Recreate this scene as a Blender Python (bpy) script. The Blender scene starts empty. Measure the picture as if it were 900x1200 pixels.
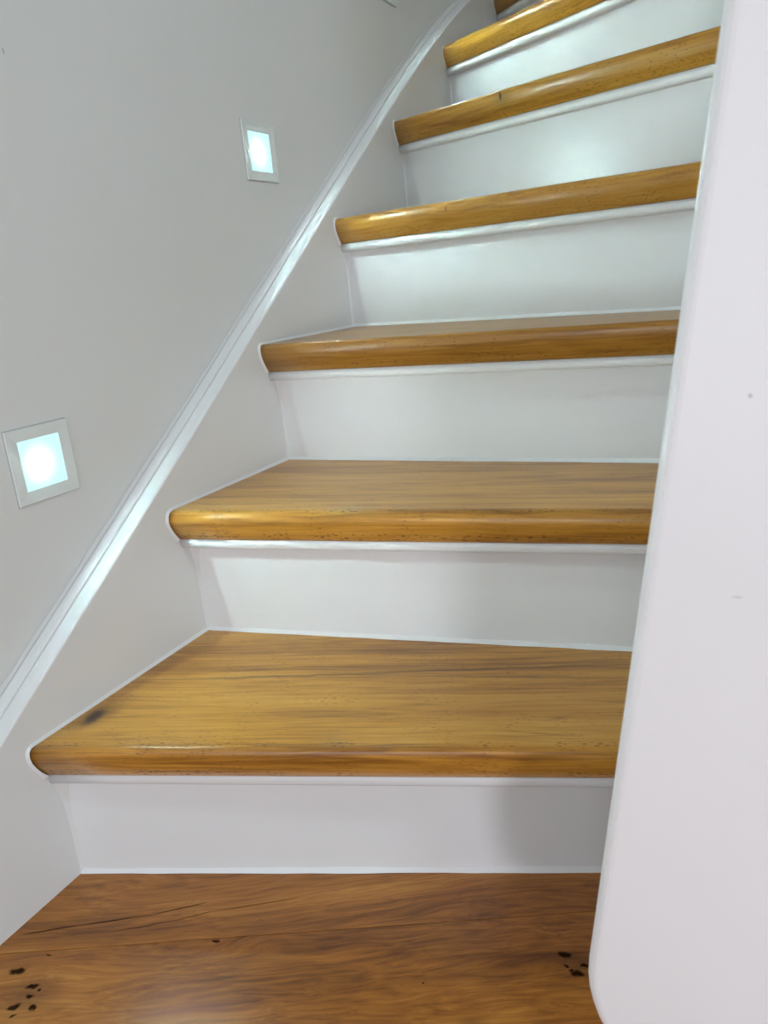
import bpy, bmesh, math, random
from mathutils import Matrix, Vector

# ------------------------------------------------------------------ camera, world, lights, exposure
scene = bpy.context.scene
COL = scene.collection

def srgb(r, g, b):
    f = lambda c: (c / 12.92 if c <= .04045 else ((c + .055) / 1.055) ** 2.4)
    return (f(r / 255), f(g / 255), f(b / 255), 1)

cam_d = bpy.data.cameras.new('camera')
cam = bpy.data.objects.new('camera', cam_d); COL.objects.link(cam)
cam_d.sensor_fit = 'HORIZONTAL'; cam_d.sensor_width = 36; cam_d.lens = 36 * 902.6 / 900
cam_d.clip_start = .02
R_ = (0.8909704, 0.4452418, -0.0890586); U_ = (-0.0524718, 0.2957854, 0.9538122); F_ = (-0.4510193, 0.8451454, -0.2868987)
C_ = (0.71943, -0.77317, 0.64780)
cam.matrix_world = Matrix(((R_[0], U_[0], -F_[0], C_[0]), (R_[1], U_[1], -F_[1], C_[1]), (R_[2], U_[2], -F_[2], C_[2]), (0, 0, 0, 1)))
cam_d.dof.use_dof = True; cam_d.dof.focus_distance = .95; cam_d.dof.aperture_fstop = 14
scene.camera = cam

world = bpy.data.worlds.new('world'); scene.world = world; world.use_nodes = True
world.node_tree.nodes['Background'].inputs[0].default_value = (.80, .88, 1, 1)
world.node_tree.nodes['Background'].inputs[1].default_value = 1.0

def area_light(name, loc, target, sx, sy, power, color):
    l = bpy.data.lights.new(name, 'AREA'); l.shape = 'RECTANGLE'; l.size = sx; l.size_y = sy
    l.energy = power; l.color = color
    o = bpy.data.objects.new(name, l); COL.objects.link(o); o.location = loc
    o.rotation_euler = (Vector(target) - Vector(loc)).to_track_quat('-Z', 'Y').to_euler()
    return o
# daylight entering through the hall window behind and to the right of the camera
area_light('window_daylight', (2.10, -2.23, .56), (2.10, 0, .56), .44, .84, 20, (.895, .935, 1.03))
# added broad frontal fill from an unseen wide opening straight behind the camera
area_light('added_frontal_fill', (.62, -2.23, .56), (.62, 0, .56), 1.0, .84, 6.0, (.885, .93, 1.04))
# round ceiling lamp of the hall
area_light('ceiling_lamp_light', (1.6, -.8, 2.62), (1.6, -.8, 0), .2, .2, 12, (.64, .95, 1.0))

vs = scene.view_settings
vs.view_transform = 'Standard'; vs.look = 'None'; vs.gamma = 1; vs.use_curve_mapping = False
vs.exposure = 0.30

# ------------------------------------------------------------------ helpers
def tag(o, label=None, cat=None, group=None, kind=None):
    if label: o['label'] = label
    if cat: o['category'] = cat
    if group: o['group'] = group
    if kind: o['kind'] = kind
    return o

def empty(name, loc=(0, 0, 0)):
    o = bpy.data.objects.new(name, None); COL.objects.link(o); o.location = loc; o.empty_display_size = .1
    return o

def mesh_obj(name, verts, faces, mat, parent=None, smooth=None, loc=(0, 0, 0), rotz=0):
    m = bpy.data.meshes.new(name); m.from_pydata([tuple(v) for v in verts], [], faces)
    bm = bmesh.new(); bm.from_mesh(m); bmesh.ops.recalc_face_normals(bm, faces=bm.faces); bm.to_mesh(m); bm.free()
    if mat: m.materials.append(mat)
    if smooth is not None:
        for p in m.polygons: p.use_smooth = smooth is True or p.index in smooth
    o = bpy.data.objects.new(name, m); COL.objects.link(o); o.parent = parent
    o.location = loc; o.rotation_euler = (0, 0, rotz)
    return o

def box_vf(x0, x1, y0, y1, z0, z1):
    v = [(x, y, z) for x in (x0, x1) for y in (y0, y1) for z in (z0, z1)]
    f = [(0, 1, 3, 2), (4, 6, 7, 5), (0, 4, 5, 1), (2, 3, 7, 6), (0, 2, 6, 4), (1, 5, 7, 3)]
    return v, f

def box(name, b, mat, parent=None, bevel=0):
    o = mesh_obj(name, *box_vf(*b), mat, parent)
    if bevel: add_bevel(o, bevel)
    return o

def add_bevel(o, w, seg=3, angle=30):
    m = o.modifiers.new('bevel', 'BEVEL'); m.width = w; m.segments = seg; m.limit_method = 'ANGLE'; m.angle_limit = math.radians(angle)
    m.harden_normals = False
    for p in o.data.polygons: p.use_smooth = False
    return o

def sweep(sections, closed_profile=True, caps=True):
    """sections: list of rings with equally many points -> verts, faces"""
    n = len(sections[0]); v = [p for s in sections for p in s]; f = []
    for i in range(len(sections) - 1):
        for j in range(n if closed_profile else n - 1):
            a = i * n + j; b = i * n + (j + 1) % n
            f.append((a, b, b + n, a + n))
    if caps:
        f.append(tuple(range(n))); f.append(tuple((len(sections) - 1) * n + j for j in range(n)))
    return v, f

# ------------------------------------------------------------------ materials
class NT:
    def __init__(s, name):
        s.m = bpy.data.materials.new(name); s.m.use_nodes = True; s.t = s.m.node_tree; s.t.nodes.clear()
        s.out = s.n('ShaderNodeOutputMaterial'); s.b = s.n('ShaderNodeBsdfPrincipled')
        s.l(s.b.outputs[0], s.out.inputs[0])
    def n(s, k, **kw):
        o = s.t.nodes.new(k)
        for a, b in kw.items(): setattr(o, a, b)
        return o
    def l(s, a, b): s.t.links.new(a, b)
    def set(s, **kw):
        for k, v in kw.items(): s.b.inputs[k.replace('_', ' ')].default_value = v
    def inp(s, node, i, v):
        if hasattr(v, 'is_linked') or isinstance(v, bpy.types.NodeSocket): s.l(v, node.inputs[i])
        else: node.inputs[i].default_value = v
    def math(s, op, a, b=0., clamp=False):
        o = s.n('ShaderNodeMath', operation=op); o.use_clamp = clamp; s.inp(o, 0, a); s.inp(o, 1, b); return o.outputs[0]
    def vmath(s, op, a, b=(0, 0, 0)):
        o = s.n('ShaderNodeVectorMath', operation=op); s.inp(o, 0, a); s.inp(o, 1, b)
        return o.outputs['Value'] if op in ('LENGTH', 'DOT_PRODUCT') else o.outputs[0]
    def mapping(s, vec, scale=(1, 1, 1), loc=(0, 0, 0)):
        return s.vmath('ADD', s.vmath('MULTIPLY', vec, scale), loc)
    def noise(s, vec, scale=1, detail=4, rough=.55, dist=0):
        o = s.n('ShaderNodeTexNoise'); s.l(vec, o.inputs['Vector']); o.inputs['Scale'].default_value = scale
        o.inputs['Detail'].default_value = detail; o.inputs['Roughness'].default_value = rough; o.inputs['Distortion'].default_value = dist
        return o
    def rng(s, v, a, b, c=0., d=1., smooth=False):
        o = s.n('ShaderNodeMapRange'); o.interpolation_type = 'SMOOTHSTEP' if smooth else 'LINEAR'
        s.inp(o, 0, v); 
        for i, x in enumerate((a, b, c, d)): o.inputs[i + 1].default_value = x
        return o.outputs[0]
    def ramp(s, v, stops):
        o = s.n('ShaderNodeValToRGB'); s.l(v, o.inputs[0]); e = o.color_ramp.elements
        e[0].position, e[0].color = stops[0]; e[1].position, e[1].color = stops[-1]
        for p, c in stops[1:-1]:
            k = e.new(p); k.color = c
        return o.outputs[0]
    def mix(s, fac, a, b, mode='MIX'):
        o = s.n('ShaderNodeMix', data_type='RGBA', blend_type=mode); s.inp(o, 0, fac); s.inp(o, 6, a); s.inp(o, 7, b); return o.outputs[2]
    def bump(s, hgt, strength, dist=.001):
        o = s.n('ShaderNodeBump'); o.inputs['Strength'].default_value = strength; o.inputs['Distance'].default_value = dist
        s.l(hgt, o.inputs['Height']); s.l(o.outputs[0], s.b.inputs['Normal'])

def paint(name, col, rough, bump=.15, scale=60, marks=(), dirt=.04):
    t = NT(name); tc = t.n('ShaderNodeTexCoord').outputs['Object']
    big = t.noise(tc, 5, 3).outputs[0]
    c = t.mix(t.rng(big, .35, .75, 0, dirt), col, (col[0] * .55, col[1] * .52, col[2] * .48, 1))
    for (p, rad, st) in marks:
        w = t.vmath('ADD', tc, t.vmath('MULTIPLY', t.noise(tc, 160, 2).outputs['Color'], (.004, .004, .004)))
        dd = t.vmath('LENGTH', t.vmath('DIVIDE', t.vmath('SUBTRACT', w, (p[0] + .002, p[1] + .002, p[2] + .002)), rad))
        c = t.mix(t.rng(dd, .5, 1, st, 0, True), c, (.12, .11, .1, 1))
    t.l(c, t.b.inputs['Base Color'])
    t.set(Roughness=rough)
    t.b.inputs['Specular IOR Level'].default_value = .4
    t.bump(t.noise(tc, scale, 3).outputs[0], bump, .001)
    return t.m

def wood(name, dark, mid, light, seed, gs=1., swirl=.5, marks=(), fleck=.5, rough=.34, band=.35, front=None):
    """marks: (cx, cy, ux, uy, half_len, half_width, strength, softness) ellipses in local metres"""
    t = NT(name); tc = t.n('ShaderNodeTexCoord').outputs['Object']
    off = t.vmath('ADD', tc, (seed * 3.17, seed * 1.31, seed * .71))
    warp = t.noise(t.vmath('MULTIPLY', off, (2.2, 7, 7)), 1, 3, .5).outputs['Color']
    wv = t.vmath('MULTIPLY', t.vmath('SUBTRACT', warp, (.5, .5, .5)), (.02 * swirl, .06 * swirl, .06 * swirl))
    pv = t.vmath('ADD', off, wv)
    g1 = t.noise(t.vmath('MULTIPLY', pv, (2.2 * gs, 34 * gs, 34 * gs)), 1, 5, .55, .25).outputs[0]
    g2 = t.noise(t.vmath('MULTIPLY', pv, (9, 260, 260)), 1, 4, .6).outputs[0]
    g3 = t.noise(t.vmath('MULTIPLY', off, (1.6, 5, 5)), 1, 2, .5).outputs[0]
    v = t.math('ADD', t.math('MULTIPLY', g1, .46), t.math('ADD', t.math('MULTIPLY', g2, .36), t.math('MULTIPLY', g3, .26)))
    c = t.ramp(v, [(.40, dark), (.54, mid), (.70, light)])
    # sharp darker growth lines
    g4 = t.noise(t.vmath('MULTIPLY', pv, (1.1 * gs, 52 * gs, 52 * gs)), 1, 2, .5, .1).outputs[0]
    ln = t.rng(t.math('ABSOLUTE', t.math('SUBTRACT', g4, .5)), .0, .022, band, 0, True)
    c = t.mix(t.math('MULTIPLY', ln, t.rng(g3, .4, .62)), c, dark)
    # short ray flecks
    vo = t.n('ShaderNodeTexVoronoi'); vo.feature = 'F1'; vo.inputs['Scale'].default_value = 1
    t.l(t.vmath('MULTIPLY', off, (95, 430, 430)), vo.inputs['Vector'])
    fl = t.math('MULTIPLY', t.rng(vo.outputs['Distance'], .12, .3, 1, 0, True), t.rng(t.noise(off, 22, 2).outputs[0], .48, .62, 0, fleck))
    c = t.mix(fl, c, (dark[0] * .7, dark[1] * .65, dark[2] * .6, 1))
    if front:   # (y_from, y_to, strength): band of coarser flecks along the front arris
        sx = t.n('ShaderNodeSeparateXYZ'); t.l(tc, sx.inputs[0])
        vf = t.n('ShaderNodeTexVoronoi'); vf.inputs['Scale'].default_value = 1
        t.l(t.vmath('MULTIPLY', off, (110, 330, 200)), vf.inputs['Vector'])
        dist = t.math('ABSOLUTE', t.math('SUBTRACT', sx.outputs[1], front[0]))
        k = t.math('MULTIPLY', t.rng(dist, front[1] * .4, front[1], 1, 0, True), t.rng(vf.outputs['Distance'], .22, .38, 1, 0, True))
        k = t.math('MULTIPLY', k, t.rng(t.noise(t.vmath('MULTIPLY', off, (26, 1, 1)), 1, 2).outputs[0], .38, .52, 0, front[2]))
        c = t.mix(k, c, (dark[0] * .35, dark[1] * .3, dark[2] * .3, 1))
    wn = t.vmath('ADD', tc, t.vmath('MULTIPLY', t.vmath('SUBTRACT', t.noise(tc, 45, 3).outputs['Color'], (.5, .5, .5)), (.006, .006, 0)))
    tot = None
    wk = t.vmath('ADD', tc, t.vmath('MULTIPLY', t.vmath('SUBTRACT', t.noise(tc, 130, 2).outputs['Color'], (.5, .5, .5)), (.008, .008, 0)))
    wl = t.vmath('ADD', tc, t.vmath('MULTIPLY', t.vmath('SUBTRACT', t.noise(tc, 25, 2).outputs['Color'], (.5, .5, .5)), (.003, .003, 0)))
    for (cx, cy, ux, uy, hl, hw, st, soft, *zz) in marks:
        q = t.vmath('SUBTRACT', wn if soft >= .3 else wk if soft > .22 else wl, (cx, cy, 0))
        a = t.math('DIVIDE', t.vmath('DOT_PRODUCT', q, (ux, uy, 0)), hl); b = t.math('DIVIDE', t.vmath('DOT_PRODUCT', q, (-uy, ux, 0)), hw)
        ss = t.math('ADD', t.math('MULTIPLY', a, a), t.math('MULTIPLY', b, b))
        if zz:
            sz = t.n('ShaderNodeSeparateXYZ'); t.l(wn, sz.inputs[0])
            ez = t.math('DIVIDE', t.math('SUBTRACT', sz.outputs[2], zz[0]), zz[1]); ss = t.math('ADD', ss, t.math('MULTIPLY', ez, ez))
        dd = t.math('SQRT', ss)
        mk = t.rng(dd, max(0, 1 - soft * 2), 1, st, 0, True)
        c = t.mix(mk, c, srgb(24, 14, 8) if soft < .3 else srgb(46, 25, 8))
        if soft < .3: tot = mk if tot is None else t.math('MAXIMUM', tot, mk)
    if tot is not None:
        inv_ = t.math('SUBTRACT', 1.0, tot)
        t.l(t.math('MULTIPLY', inv_, .5), t.b.inputs['Specular IOR Level']); t.l(t.math('MULTIPLY', inv_, .12), t.b.inputs['Coat Weight'])
    t.l(c, t.b.inputs['Base Color'])
    t.set(Roughness=rough)
    if tot is None: t.b.inputs['Coat Weight'].default_value = .12
    t.b.inputs['Coat Roughness'].default_value = .18
    t.bump(g2, .12, .0006)
    return t.m

M_wall = paint('wall_paint', (.76, .77, .765, 1), .62, .22, 90, marks=[((-.03, -.1217, .914), (.006, .0012, .004), .5)], dirt=.05)
M_trim = paint('gloss_paint', (.80, .80, .80, 1), .30, .10, 35, dirt=.05)
M_riser = paint('riser_paint', (.80, .80, .80, 1), .30, .12, 45, dirt=.05)
M_panel = paint('panel_paint', (.84, .82, .835, 1), .38, .06, 40, marks=[((.704, -.3, .5686), (.0018, .004, .002), .35), ((.703, -.3, .446), (.004, .004, .0012), .22)], dirt=.02)
M_caulk = paint('caulk', (.84, .84, .84, 1), .4, .25, 200, dirt=.05)
M_ceiling = paint('ceiling_paint', (.80, .80, .79, 1), .8, .1)
M_grey = paint('grey_gasket', (.42, .43, .42, 1), .7, .1)
M_plate = paint('plate_plastic', (.72, .75, .74, 1), .4, .02)

WD = (srgb(142, 93, 34), srgb(204, 149, 58), srgb(226, 178, 92))
def scaled(cs, k, g=1., b=1.): return tuple((c[0] * k, c[1] * k * g, c[2] * k * b, 1) for c in cs)

# ------------------------------------------------------------------ stair dimensions (metres)
H = .19
YN = [-.2931, -.0229, .2322, .5036, .7834, 1.0748, 1.4553]          # nosing underside where it meets the outer stringer
YR = [-.2774, .0043, .2592, .5211, .8036, 1.0954, 1.4766, 1.90]    # riser faces at the outer stringer
TH = [-.3312, -.1773, -.0570, .1524, .3233, .4927, .6847, .87]     # turn of each step in plan
THR = [-.3675] + TH[1:]
TT = .0435
XI = .70                                                            # inner end of the treads
LEDGE = [(-1.40, .10), (-.62, .10), (-.56, .103), (-.50, .116), (-0.45, 0.139), (-0.375, 0.1871), (-0.3, 0.2384), (-0.225, 0.2896), (-0.15, 0.3408), (-0.075, 0.3922), (0.0, 0.4438), (0.075, 0.4957), (0.15, 0.5485), (0.225, 0.6015), (0.3, 0.6535), (0.375, 0.7065), (0.45, 0.7590), (0.525, 0.8113), (0.6, 0.8638), (0.675, 0.9158), (0.75, 0.9672), (0.825, 1.0177), (0.9, 1.067), (0.975, 1.1148), (1.05, 1.1608), (1.125, 1.2046), (1.2, 1.2457), (1.275, 1.2839), (1.45, 1.365), (1.7, 1.47), (1.98, 1.58)]

# ------------------------------------------------------------------ setting
Y0, Y1, X1, ZC = -2.3, 2.0, 3.1, 2.7
tag(box('wall_left', (-.16, -.03, Y0, Y1, -.02, ZC), M_wall), 'pale grey-white painted wall rising beside the stair on the left', 'wall', kind='structure')
tag(box('wall_far', (-.16, X1 + .12, Y1, Y1 + .12, -.02, ZC), M_wall), 'white painted wall at the top end of the stairwell', 'wall', kind='structure')
tag(box('wall_right', (X1, X1 + .12, Y0, Y1, -.02, ZC), M_wall), 'white painted wall on the right side of the hall', 'wall', kind='structure')
tag(box('ceiling', (-.16, X1 + .12, Y0 - .12, Y1 + .12, ZC, ZC + .1), M_ceiling), 'white hall ceiling above the stairs', 'ceiling', kind='structure')
# back wall with a window opening and a wide opening added for frontal fill
OPEN = [(.05, 1.19, .06, 2.06), (1.80, 2.40, .06, 2.06)]
bw = []
fw = []
wz0, wz1 = .06, 2.06
for b in ((-.16, .05, Y0 - .12, Y0, -.02, ZC), (1.19, 1.80, Y0 - .12, Y0, -.02, ZC), (2.40, X1 + .12, Y0 - .12, Y0, -.02, ZC)) + tuple((a, c, Y0 - .12, Y0, z0, z1) for a, c, _, _ in OPEN for z0, z1 in ((-.02, wz0), (wz1, ZC))):
    v, f = box_vf(*b); k = len(bw); bw += v; fw += [tuple(i + k for i in q) for q in f]
tag(mesh_obj('wall_back', bw, fw, M_wall), 'white painted hall wall with a tall window and an added wide fill-light window behind the viewer', 'wall', kind='structure')
gm = NT('window_glass'); gm.set(Roughness=.02); gm.b.inputs['Transmission Weight'].default_value = 1.0
for i, (wx0, wx1, _, _) in enumerate(OPEN):
    win = tag(empty('window_%d' % (i + 1), ((wx0 + wx1) / 2, Y0, wz0)), ('added wide frontal-fill' if i == 0 else 'narrow') + ' white framed tall hall window with a blind added to block the upper light, behind the viewer', 'window', kind='structure')  # the wide window is unseen, added to go with the frontal fill
    def wbox(n, b, m):
        o = box(n, b, m); o.parent = win; o.matrix_parent_inverse = Matrix.Translation(-win.location); return o
    for b in ((wx0, wx0 + .06, Y0 - .09, Y0 - .03, wz0, wz1), (wx1 - .06, wx1, Y0 - .09, Y0 - .03, wz0, wz1), (wx0 + .06, wx1 - .06, Y0 - .09, Y0 - .03, wz0, wz0 + .06), (wx0 + .06, wx1 - .06, Y0 - .09, Y0 - .03, wz1 - .06, wz1)):
        wbox('frame_bar', b, M_trim)
    wbox('pane', (wx0 + .06, wx1 - .06, Y0 - .065, Y0 - .059, wz0 + .06, wz1 - .06), gm.m)
    wbox('added_light_blocker', (wx0 + .01, wx1 - .01, Y0 - .025, Y0 - .022, 1.02, wz1 - .02), M_ceiling)  # unseen blind added over the upper part so light comes in low

tag(box('baseboard_left', (-.0299, -.012, Y0 + .01, -1.402, .0002, .10), M_trim), 'low white baseboard along the hall wall before the stair', 'baseboard', kind='structure')

# hall ceiling lamp (out of frame)
lamp = tag(empty('ceiling_lamp', (1.6, -.8, ZC)), 'round white ceiling lamp of the hall', 'lamp')
def disc(r0, r1, z0, z1, n=32):
    rings = [[(r * math.cos(2 * math.pi * i / n), r * math.sin(2 * math.pi * i / n), z) for i in range(n)] for r, z in ((r0, z0), (r1, z1))]
    return sweep(rings)
mesh_obj('base', *disc(.17, .17, -.05, -.001), M_plate, lamp)
em = NT('lamp_glass'); em.set(Roughness=.4); em.b.inputs['Base Color'].default_value = (.9, .9, .88, 1)
em.b.inputs['Emission Color'].default_value = (1, .95, .93, 1); em.b.inputs['Emission Strength'].default_value = 3
mesh_obj('shade', *disc(.13, .155, -.075, -.051), em.m, lamp)

# floor: boards that run parallel to the seam seen in front of the first riser
floor = tag(box('floor', (-.16, X1 + .12, Y0 - .12, Y1 + .12, -.06, -.022), M_grey), 'warm brown knotty wooden board floor at the foot of the stairs', 'floor', kind='structure')
PA = math.atan2(.2816, .5632); ca, sa = math.cos(PA), math.sin(PA); P0 = Vector((.0099, -.4013, 0)); PW = .265
def to_plank(x, y):
    dx, dy = x - P0.x, y - P0.y; return (dx * ca + dy * sa, -dx * sa + dy * ca)
def fm(x, y, ang, hl, hw, st, soft):
    a, b = to_plank(x, y); return (a, b, math.cos(ang - PA), math.sin(ang - PA), hl, hw, st, soft)
def fseg(p, q, hw, st, soft=.2):
    (x0, y0), (x1, y1) = p, q
    return fm((x0 + x1) / 2, (y0 + y1) / 2, math.atan2(y1 - y0, x1 - x0), math.hypot(x1 - x0, y1 - y0) * .66, hw, st, soft)
cr1 = [(.0113, -.3732), (.0595, -.3418), (.1295, -.2979), (.1749, -.262)]
cr2 = [(.107, -.3306), (.1555, -.2979), (.1902, -.2691), (.2701, -.2172)]
back_marks = [fseg(a, b, .0011, .85) for a, b in zip(cr1, cr1[1:])] + [fseg(a, b, .0009, .7) for a, b in zip(cr2, cr2[1:])]
front_marks = [fm(x, y, a, l, w, .95, .28) for x, y, a, l, w in ((.0468, -.4092, .5, .0115, .0055), (.0782, -.416, .45, .0085, .0042), (.0858, -.4254, .4, .006, .0042), (.0802, -.4398, .9, .008, .005), (.099, -.4331, .4, .0058, .0036), (.0876, -.4467, .9, .004, .002), (.0891, -.4168, .7, .0032, .0017), (.0626, -.3826, .4, .003, .0013),
     (.5594, -.1833, .3, .0078, .0052), (.5632, -.1955, .3, .0036, .0016), (.5797, -.1889, .3, .005, .0038), (.5757, -.1997, .3, .008, .0045), (.5690, -.1990, .3, .0036, .0022), (.4428, -.2644, .3, .0022, .0017), (.2191, -.2995, .25, .008, .0022))]
front_marks += [fm(.082, -.425, .5, .05, .03, .45, .5), fm(.568, -.19, .3, .05, .026, .45, .5), fm(.50, -.285, .4, .022, .008, .4, .5)]
FW = (srgb(104, 58, 16), srgb(170, 106, 38), srgb(208, 148, 66))
for i in range(-12, 14):
    lo, hi = (i * PW, (i + 1) * PW)          # across the boards
    mk = back_marks if i == 0 else front_marks if i == -1 else []
    m = wood('floor_oak', *scaled(FW, .92 + .1 * ((i * 37) % 7) / 7 if i not in (-1, 0) else 1.0), 11 + i * 1.7, .55, 1.9, mk, .4, .30, .55) if -3 <= i <= 1 else None
    if m is None:
        if 'floor_far' not in globals(): floor_far = wood('floor_oak', *FW, 5.3, .55, 1.9, (), .25, .32, .3)
        m = floor_far
    # clip the board to the room rectangle
    poly = [(-6, lo + .0004), (6, lo + .0004), (6, hi - .0004), (-6, hi - .0004)]
    wpoly = [(P0.x + a * ca - b * sa, P0.y + a * sa + b * ca) for a, b in poly]
    def clip(pts, ax, lim, sgn):
        out = []
        for p, q in zip(pts, pts[1:] + pts[:1]):
            dp, dq = sgn * (p[ax] - lim), sgn * (q[ax] - lim)
            if dp >= 0: out.append(p)
            if dp * dq < 0:
                t = dp / (dp - dq); out.append((p[0] + (q[0] - p[0]) * t, p[1] + (q[1] - p[1]) * t))
        return out
    for ax, lim, sgn in ((0, -.029, 1), (0, X1, -1), (1, Y0, 1), (1, Y1, -1)):
        if wpoly: wpoly = clip(wpoly, ax, lim, sgn)
    if len(wpoly) < 3: continue
    lp = [to_plank(*p) for p in wpoly]
    v, f = sweep([[(a, b, -.021) for a, b in lp], [(a, b, -.0006) for a, b in lp], [(a, b, 0) for a, b in lp]])
    mesh_obj('plank', v, f, m, floor, loc=P0, rotz=PA)

# ------------------------------------------------------------------ staircase
stair = tag(empty('staircase'), 'winding staircase with golden wooden treads, white risers and white stringers', 'staircase')

# outer stringer, closed to the floor, with eased top arris
def ledge_z(y):
    for (a, za), (b, zb) in zip(LEDGE, LEDGE[1:]):
        if a <= y <= b: return za + (zb - za) * (y - a) / (b - a)
    return LEDGE[-1][1]
def catmull(pts, sub=4):
    out = []
    for i in range(len(pts) - 1):
        p0 = pts[max(i - 1, 0)]; p1 = pts[i]; p2 = pts[i + 1]; p3 = pts[min(i + 2, len(pts) - 1)]
        for s in range(sub):
            t = s / sub; y = p1[0] + (p2[0] - p1[0]) * t
            h = p2[0] - p1[0]; m1 = (p2[1] - p0[1]) / max(p2[0] - p0[0], 1e-6) * h; m2 = (p3[1] - p1[1]) / max(p3[0] - p1[0], 1e-6) * h
            z = (2*t**3-3*t**2+1)*p1[1] + (t**3-2*t*t+t)*m1 + (-2*t**3+3*t*t)*p2[1] + (t**3-t*t)*m2
            out.append((y, z))
    out.append(pts[-1]); return out
# light smoothing of the measured ledge
LS = LEDGE
LC = catmull(LS, 4)
rings = []
for y, z in LC:
    rings.append([(0, y, 0), (0, y, z - .0035), (-.001, y, z - .0012), (-.0035, y, z + .0005), (-.018, y, z + .0045), (-.0299, y, z + .0045), (-.0299, y, 0)])
v, f = sweep(rings)
n_ = 7
st_o = mesh_obj('outer_stringer', v, f, M_trim, stair, smooth={i for i in range(len(f) - 2) if i % n_ in (1, 2, 3)})
st_o['label'] = 'white outer stringer board against the wall with a sloping top ledge'
rings = []
for y, z in LC:
    c = [(-.0172, y, z + .0040), (-.0175, y, z + .0072), (-.0188, y, z + .0088), (-.0225, y, z + .0100), (-.0268, y, z + .0122), (-.0299, y, z + .0158), (-.0299, y, z + .0040)]
    rings.append(c)
v, f = sweep(rings)
mesh_obj('cove_moulding', v, f, M_trim, stair, smooth={i for i in range(len(f) - 2) if i % 7 in (0, 1, 2, 3, 4)})
# caulk line between moulding and wall
rnd = random.Random(4)
rings = []
for y, z in LC:
    w = .003 + rnd.random() * .003
    rings.append([(-.0299, y, z + .0155), (-.0275, y, z + .0150), (-.0290, y, z + .0158 + w)])
mesh_obj('caulk_bead', *sweep(rings), M_wall, stair)

# inner stringer behind the newel board
nose_in = [(YN[k] - XI * math.tan(TH[k]), (k + 1) * H) for k in range(7)]
top = [(-.259, .07)] + [(y - .02, z + .05) for y, z in nose_in] + [(1.10, 1.62), (1.98, 1.75)]
rings = [[(XI, y, 0), (XI, y, z), (XI + .035, y, z), (XI + .035, y, 0)] for y, z in top]
add_bevel(mesh_obj('inner_stringer', *sweep(rings), M_trim, stair), .003, 2, 60)

# nosing profile: (distance behind the front tip, height below tread top)
PROF_R = [(.013, 0), (.0085, -.0006), (.0045, -.0024), (.0018, -.0056), (.0004, -.0100), (0, -.0145), (.0016, -.0210), (.0048, -.0280), (.0090, -.0350), (.0135, -.0412), (.0155, -TT)]
PROF_S = [(.0075, 0), (.0050, -.0004), (.0026, -.0015), (.0010, -.0036), (.0002, -.0070), (0, -.0110), (.0010, -.0180), (.0042, -.0260), (.0085, -.0340), (.0135, -.0412), (.0155, -TT)]
NB = .0155
def tread_marks(k): return TM.get(k, [])
TM = {0: [(.046, .066, .1, .99, .026, .0135, .95, .4), (.050, .070, .5, .86, .055, .028, .55, .5), (.085, .066, 1, .03, .05, .003, .4, .5), (.25, .155, 1, .03, .26, .0042, .62, .45), (.52, .146, 1, -.05, .22, .0036, .5, .45), (.50, .166, 1, .03, .24, .0036, .6, .45), (.45, .19, 1, .02, .25, .001, .4, .45)],
      1: [(.33, .15, 1, 0, .3, .001, .35, .4), (.40, .19, 1, .01, .12, .004, .25, .5)],
      4: [(.264, .002, .0, 1, .02, .0042, .95, .4, -.010, .011), (.270, .002, 1, 0, .03, .02, .35, .5, -.014, .024)],
      3: [(.2298, .003, .0, 1, .02, .003, .85, .4, -.012, .005)],
      5: []}
TONE = [(.93, .925, .90), (.93, .94, .94), (.60, .89, .88), (.68, .915, .85), (.71, .945, .74), (.86, .965, .85), (.65, .93, .8)]
for k in range(7):
    PROF = PROF_S if k in (0, 2, 4) else PROF_R
    th = TH[k]; z = (k + 1) * H; tn = math.tan(th); cs = math.cos(th); sn = math.sin(th)
    org = Vector((0, YN[k] - NB / cs, z))
    def loc(x, y, zz): # world -> tread-local
        dx, dy = x - org.x, y - org.y
        return (dx * cs - dy * sn, dx * sn + dy * cs, zz - org.z)
    rings = []; NX = 10
    for i in range(NX + 1):
        x = XI * i / NX
        yt = org.y - x * tn
        yb = YR[k + 1] + .010 - x * math.tan(TH[k + 1])
        ring = [loc(x, yt + o / cs, z + d) for o, d in PROF]
        yb_ = max(yb, yt + .05)
        ring += [loc(x, yb_, z - TT), loc(x, yb_, z)]
        rings.append(ring)
    v, f = sweep(rings); n = len(PROF) + 2
    mat = wood('beech_tread', *scaled(WD, *TONE[k]), 2.3 + k * 1.9, 1.0, .55 if k != 3 else 1.2, TM.get(k, []), .85, .30, .5, front=(.010, .006, .8 if k < 2 else .35))
    tr = mesh_obj('tread', v, f, mat, stair, smooth={i for i in range(len(f) - 2) if i % n < len(PROF) - 1}, loc=org, rotz=-th)
    # white caulk where the tread end meets the stringer
    inv = lambda o, d: loc(0.0, org.y + o / cs, z + d)
    outer = []
    P2 = [(YR[k + 1] * cs - org.y * cs, 0)] + PROF
    for i, (o, d) in enumerate(P2):
        a = P2[max(i - 1, 0)]; b = P2[min(i + 1, len(P2) - 1)]
        tx, tz = b[0] - a[0], b[1] - a[1]; L = math.hypot(tx, tz); nx, nz = tz / L, -tx / L
        if nz < 0 and i < 3: nx, nz = -nx, -nz
        w = .0032 if 0 < i < 10 else .0045
        outer.append((o + nx * w, d + nz * w))
    rg = []
    for (o, d), (oo, dd) in zip(P2, outer):
        a = Vector(inv(o, d)); b = Vector(inv(oo, dd)); e = Vector((cs, sn, 0)) # world +x in local axes
        rg.append([tuple(a + e * .0002), tuple(a + e * .0030), tuple(b + e * .0002)])
    mesh_obj('caulk_bead', *sweep(rg), M_caulk, tr)

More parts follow.
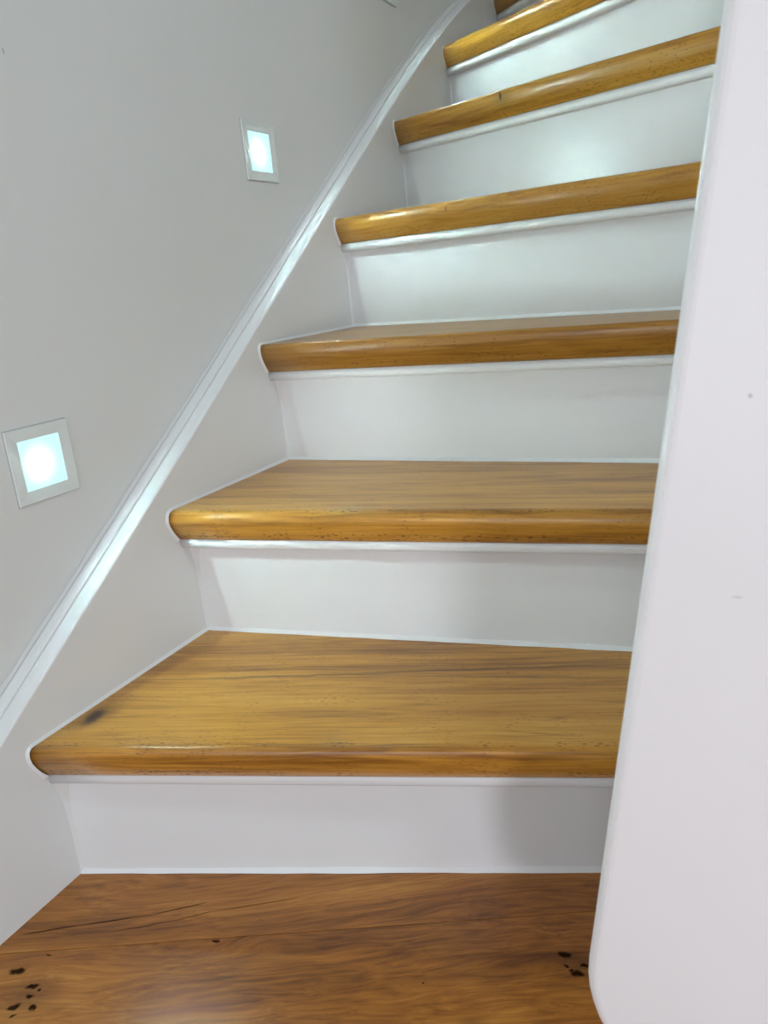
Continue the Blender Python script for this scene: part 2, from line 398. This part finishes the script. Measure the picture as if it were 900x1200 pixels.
for k in range(7):
    th = THR[k]; z0 = k * H; z1 = (k + 1) * H - TT; tn = math.tan(th); cs = math.cos(th)
    yf = lambda x, o=0.: YR[k] - x * tn + o / cs
    rings = [[(x, yf(x), z0 + .0002), (x, yf(x), z1 - .0002), (x, yf(x, .009), z1 - .0002), (x, yf(x, .009), z0 + .0002)] for x in (0.0, XI)]
    rs = mesh_obj('riser', *sweep(rings), M_riser, stair)
    # painted half-round strip under the nosing
    nb = lambda x, o: YN[k] - x * math.tan(TH[k]) + o / math.cos(TH[k])
    rings = []
    prof = [(.0012, 0), (.0010, -.006), (.0013, -.0105), (.0032, -.0132), (.0070, -.0142)]
    for i in range(9):
        x = XI * i / 8
        r = [(x, nb(x, o), z1 + d - .0002) for o, d in prof]
        yb = max(yf(x) - .0003, nb(x, .010))
        r += [(x, yb, z1 - .0144), (x, yb, z1 - .0002)]
        rings.append(r)
    v, f = sweep(rings)
    mesh_obj('bead_strip', v, f, M_trim, stair, smooth={i for i in range(len(f) - 2) if i % 7 < 4})
    # caulk along the foot of the riser, slightly uneven
    rnd = random.Random(30 + k); rings = []
    for i in range(25):
        x = XI * i / 24; w = .0042 + rnd.random() * .0014
        rings.append([(x, yf(x) - .0001, z0 + .0003), (x, yf(x) - w, z0 + .0003), (x, yf(x) - .0001, z0 + w)])
    mesh_obj('caulk_bead', *sweep(rings), M_caulk, rs)
    # caulk up the corner between stringer and riser
    rg = []
    for i in range(9):
        z = z0 + (z1 - .013 - z0) * i / 8; w = .0035 + .009 * max(0, (i - 5) / 3) ** 2
        rg.append([(.0001, yf(0) - .0001, z), (.0001, yf(0) - w, z), (w * .8, yf(w * .8) - .0001, z)])
    mesh_obj('caulk_bead', *sweep(rg), M_trim, rs)

# ------------------------------------------------------------------ newel board in the foreground
def board_outline():
    lean = .1175; x0 = .5934; R = .112; w = 1.02; top = 1.15
    ang = math.atan(lean)
    # circle tangent to the floor line and to the leaning edge
    cz = R; cx = x0 + lean * cz + R / math.cos(ang)
    pts = []
    for i in range(15):
        a = -math.pi / 2 - (math.pi / 2 + ang) * i / 14
        pts.append((cx + R * math.cos(a), cz + R * math.sin(a)))
    r2 = .06; tz = top - r2; tx = x0 + lean * tz + r2 / math.cos(ang)
    for i in range(9):
        a = math.pi - ang * -1 * -1 - (math.pi / 2 - ang) * i / 8
        pts.append((tx + r2 * math.cos(a), tz + r2 * math.sin(a)))
    pts += [(w, top), (w, 0)]
    return pts
bp = board_outline()
v, f = sweep([[(x, -.300, z) for x, z in bp], [(x, -.260, z) for x, z in bp]])
nb_ = mesh_obj('newel_board', v, f, M_panel)
add_bevel(nb_, .009, 5, 40)
tag(nb_, 'large smooth white board with rounded lower corner in the right foreground', 'board')

# ------------------------------------------------------------------ recessed wall lights
def glow_material():
    t = NT('frosted_led_glass'); tc = t.n('ShaderNodeTexCoord').outputs['Object']
    d = t.vmath('LENGTH', t.vmath('SUBTRACT', tc, (0, -.005, -.001)))
    core = t.math('POWER', t.rng(d, .0, .024, 1, 0, True), 6.0)
    mid = t.rng(d, .008, .031, 1, 0, True)
    col = t.mix(mid, (.52, .94, .96, 1), (.68, 1.0, .97, 1))
    t.set(Roughness=.3); t.b.inputs['Base Color'].default_value = (.08, .1, .1, 1)
    t.l(col, t.b.inputs['Emission Color'])
    t.l(t.math('ADD', t.math('MULTIPLY', core, LED_CORE), t.math('ADD', t.math('MULTIPLY', mid, .5), LED_RIM)), t.b.inputs['Emission Strength'])
    return t.m
LED_CORE, LED_RIM = 3600.0, .95
M_glow = glow_material()
S, I = .0425, .0285
def ring_frame(xf, xb, s, i, dish=0.):
    rings = []
    for x, q in ((xb, s), (xf - .0006, s), (xf, s - .0006), (xf - dish, i), (xb, i)):
        rings.append([(x, -q, -q), (x, q, -q), (x, q, q), (x, -q, q)])
    v, f = sweep(rings, caps=False)
    n = len(rings) * 4
    f += [((len(rings) - 1) * 4 + j, (len(rings) - 1) * 4 + (j + 1) % 4, (j + 1) % 4, j) for j in range(4)]
    return v, f
lights = [((-.1850, .4845), 'square white wall light lowest on the wall, beside the second step'),
          ((.3295, .8570), 'square white wall light midway up the wall, second of the three from below'),
          ((.8460, 1.2250), 'square white wall light at the top edge of the picture, mostly cut off')]
proto = None
for (y, z), lab in lights:
    e = tag(empty('wall_light', (-.03, y, z)), lab, 'wall light', 'recessed wall lights along the stair')
    parts = []
    if proto is None:
        fr = mesh_obj('frame', *ring_frame(.0030, .0002, S, I, .0012), M_plate, e)
        gk = mesh_obj('gasket', *ring_frame(.0007, .0001, S + .0009, S - .001), M_grey, fr)
        df = mesh_obj('diffuser', *box_vf(.0002, .0016, -I + .0002, I - .0002, -I + .0002, I - .0002), M_glow, e)
        proto = (fr, gk, df)
    else:
        fr = proto[0].copy(); COL.objects.link(fr); fr.parent = e
        gk = proto[1].copy(); COL.objects.link(gk); gk.parent = fr
        df = proto[2].copy(); COL.objects.link(df); df.parent = e
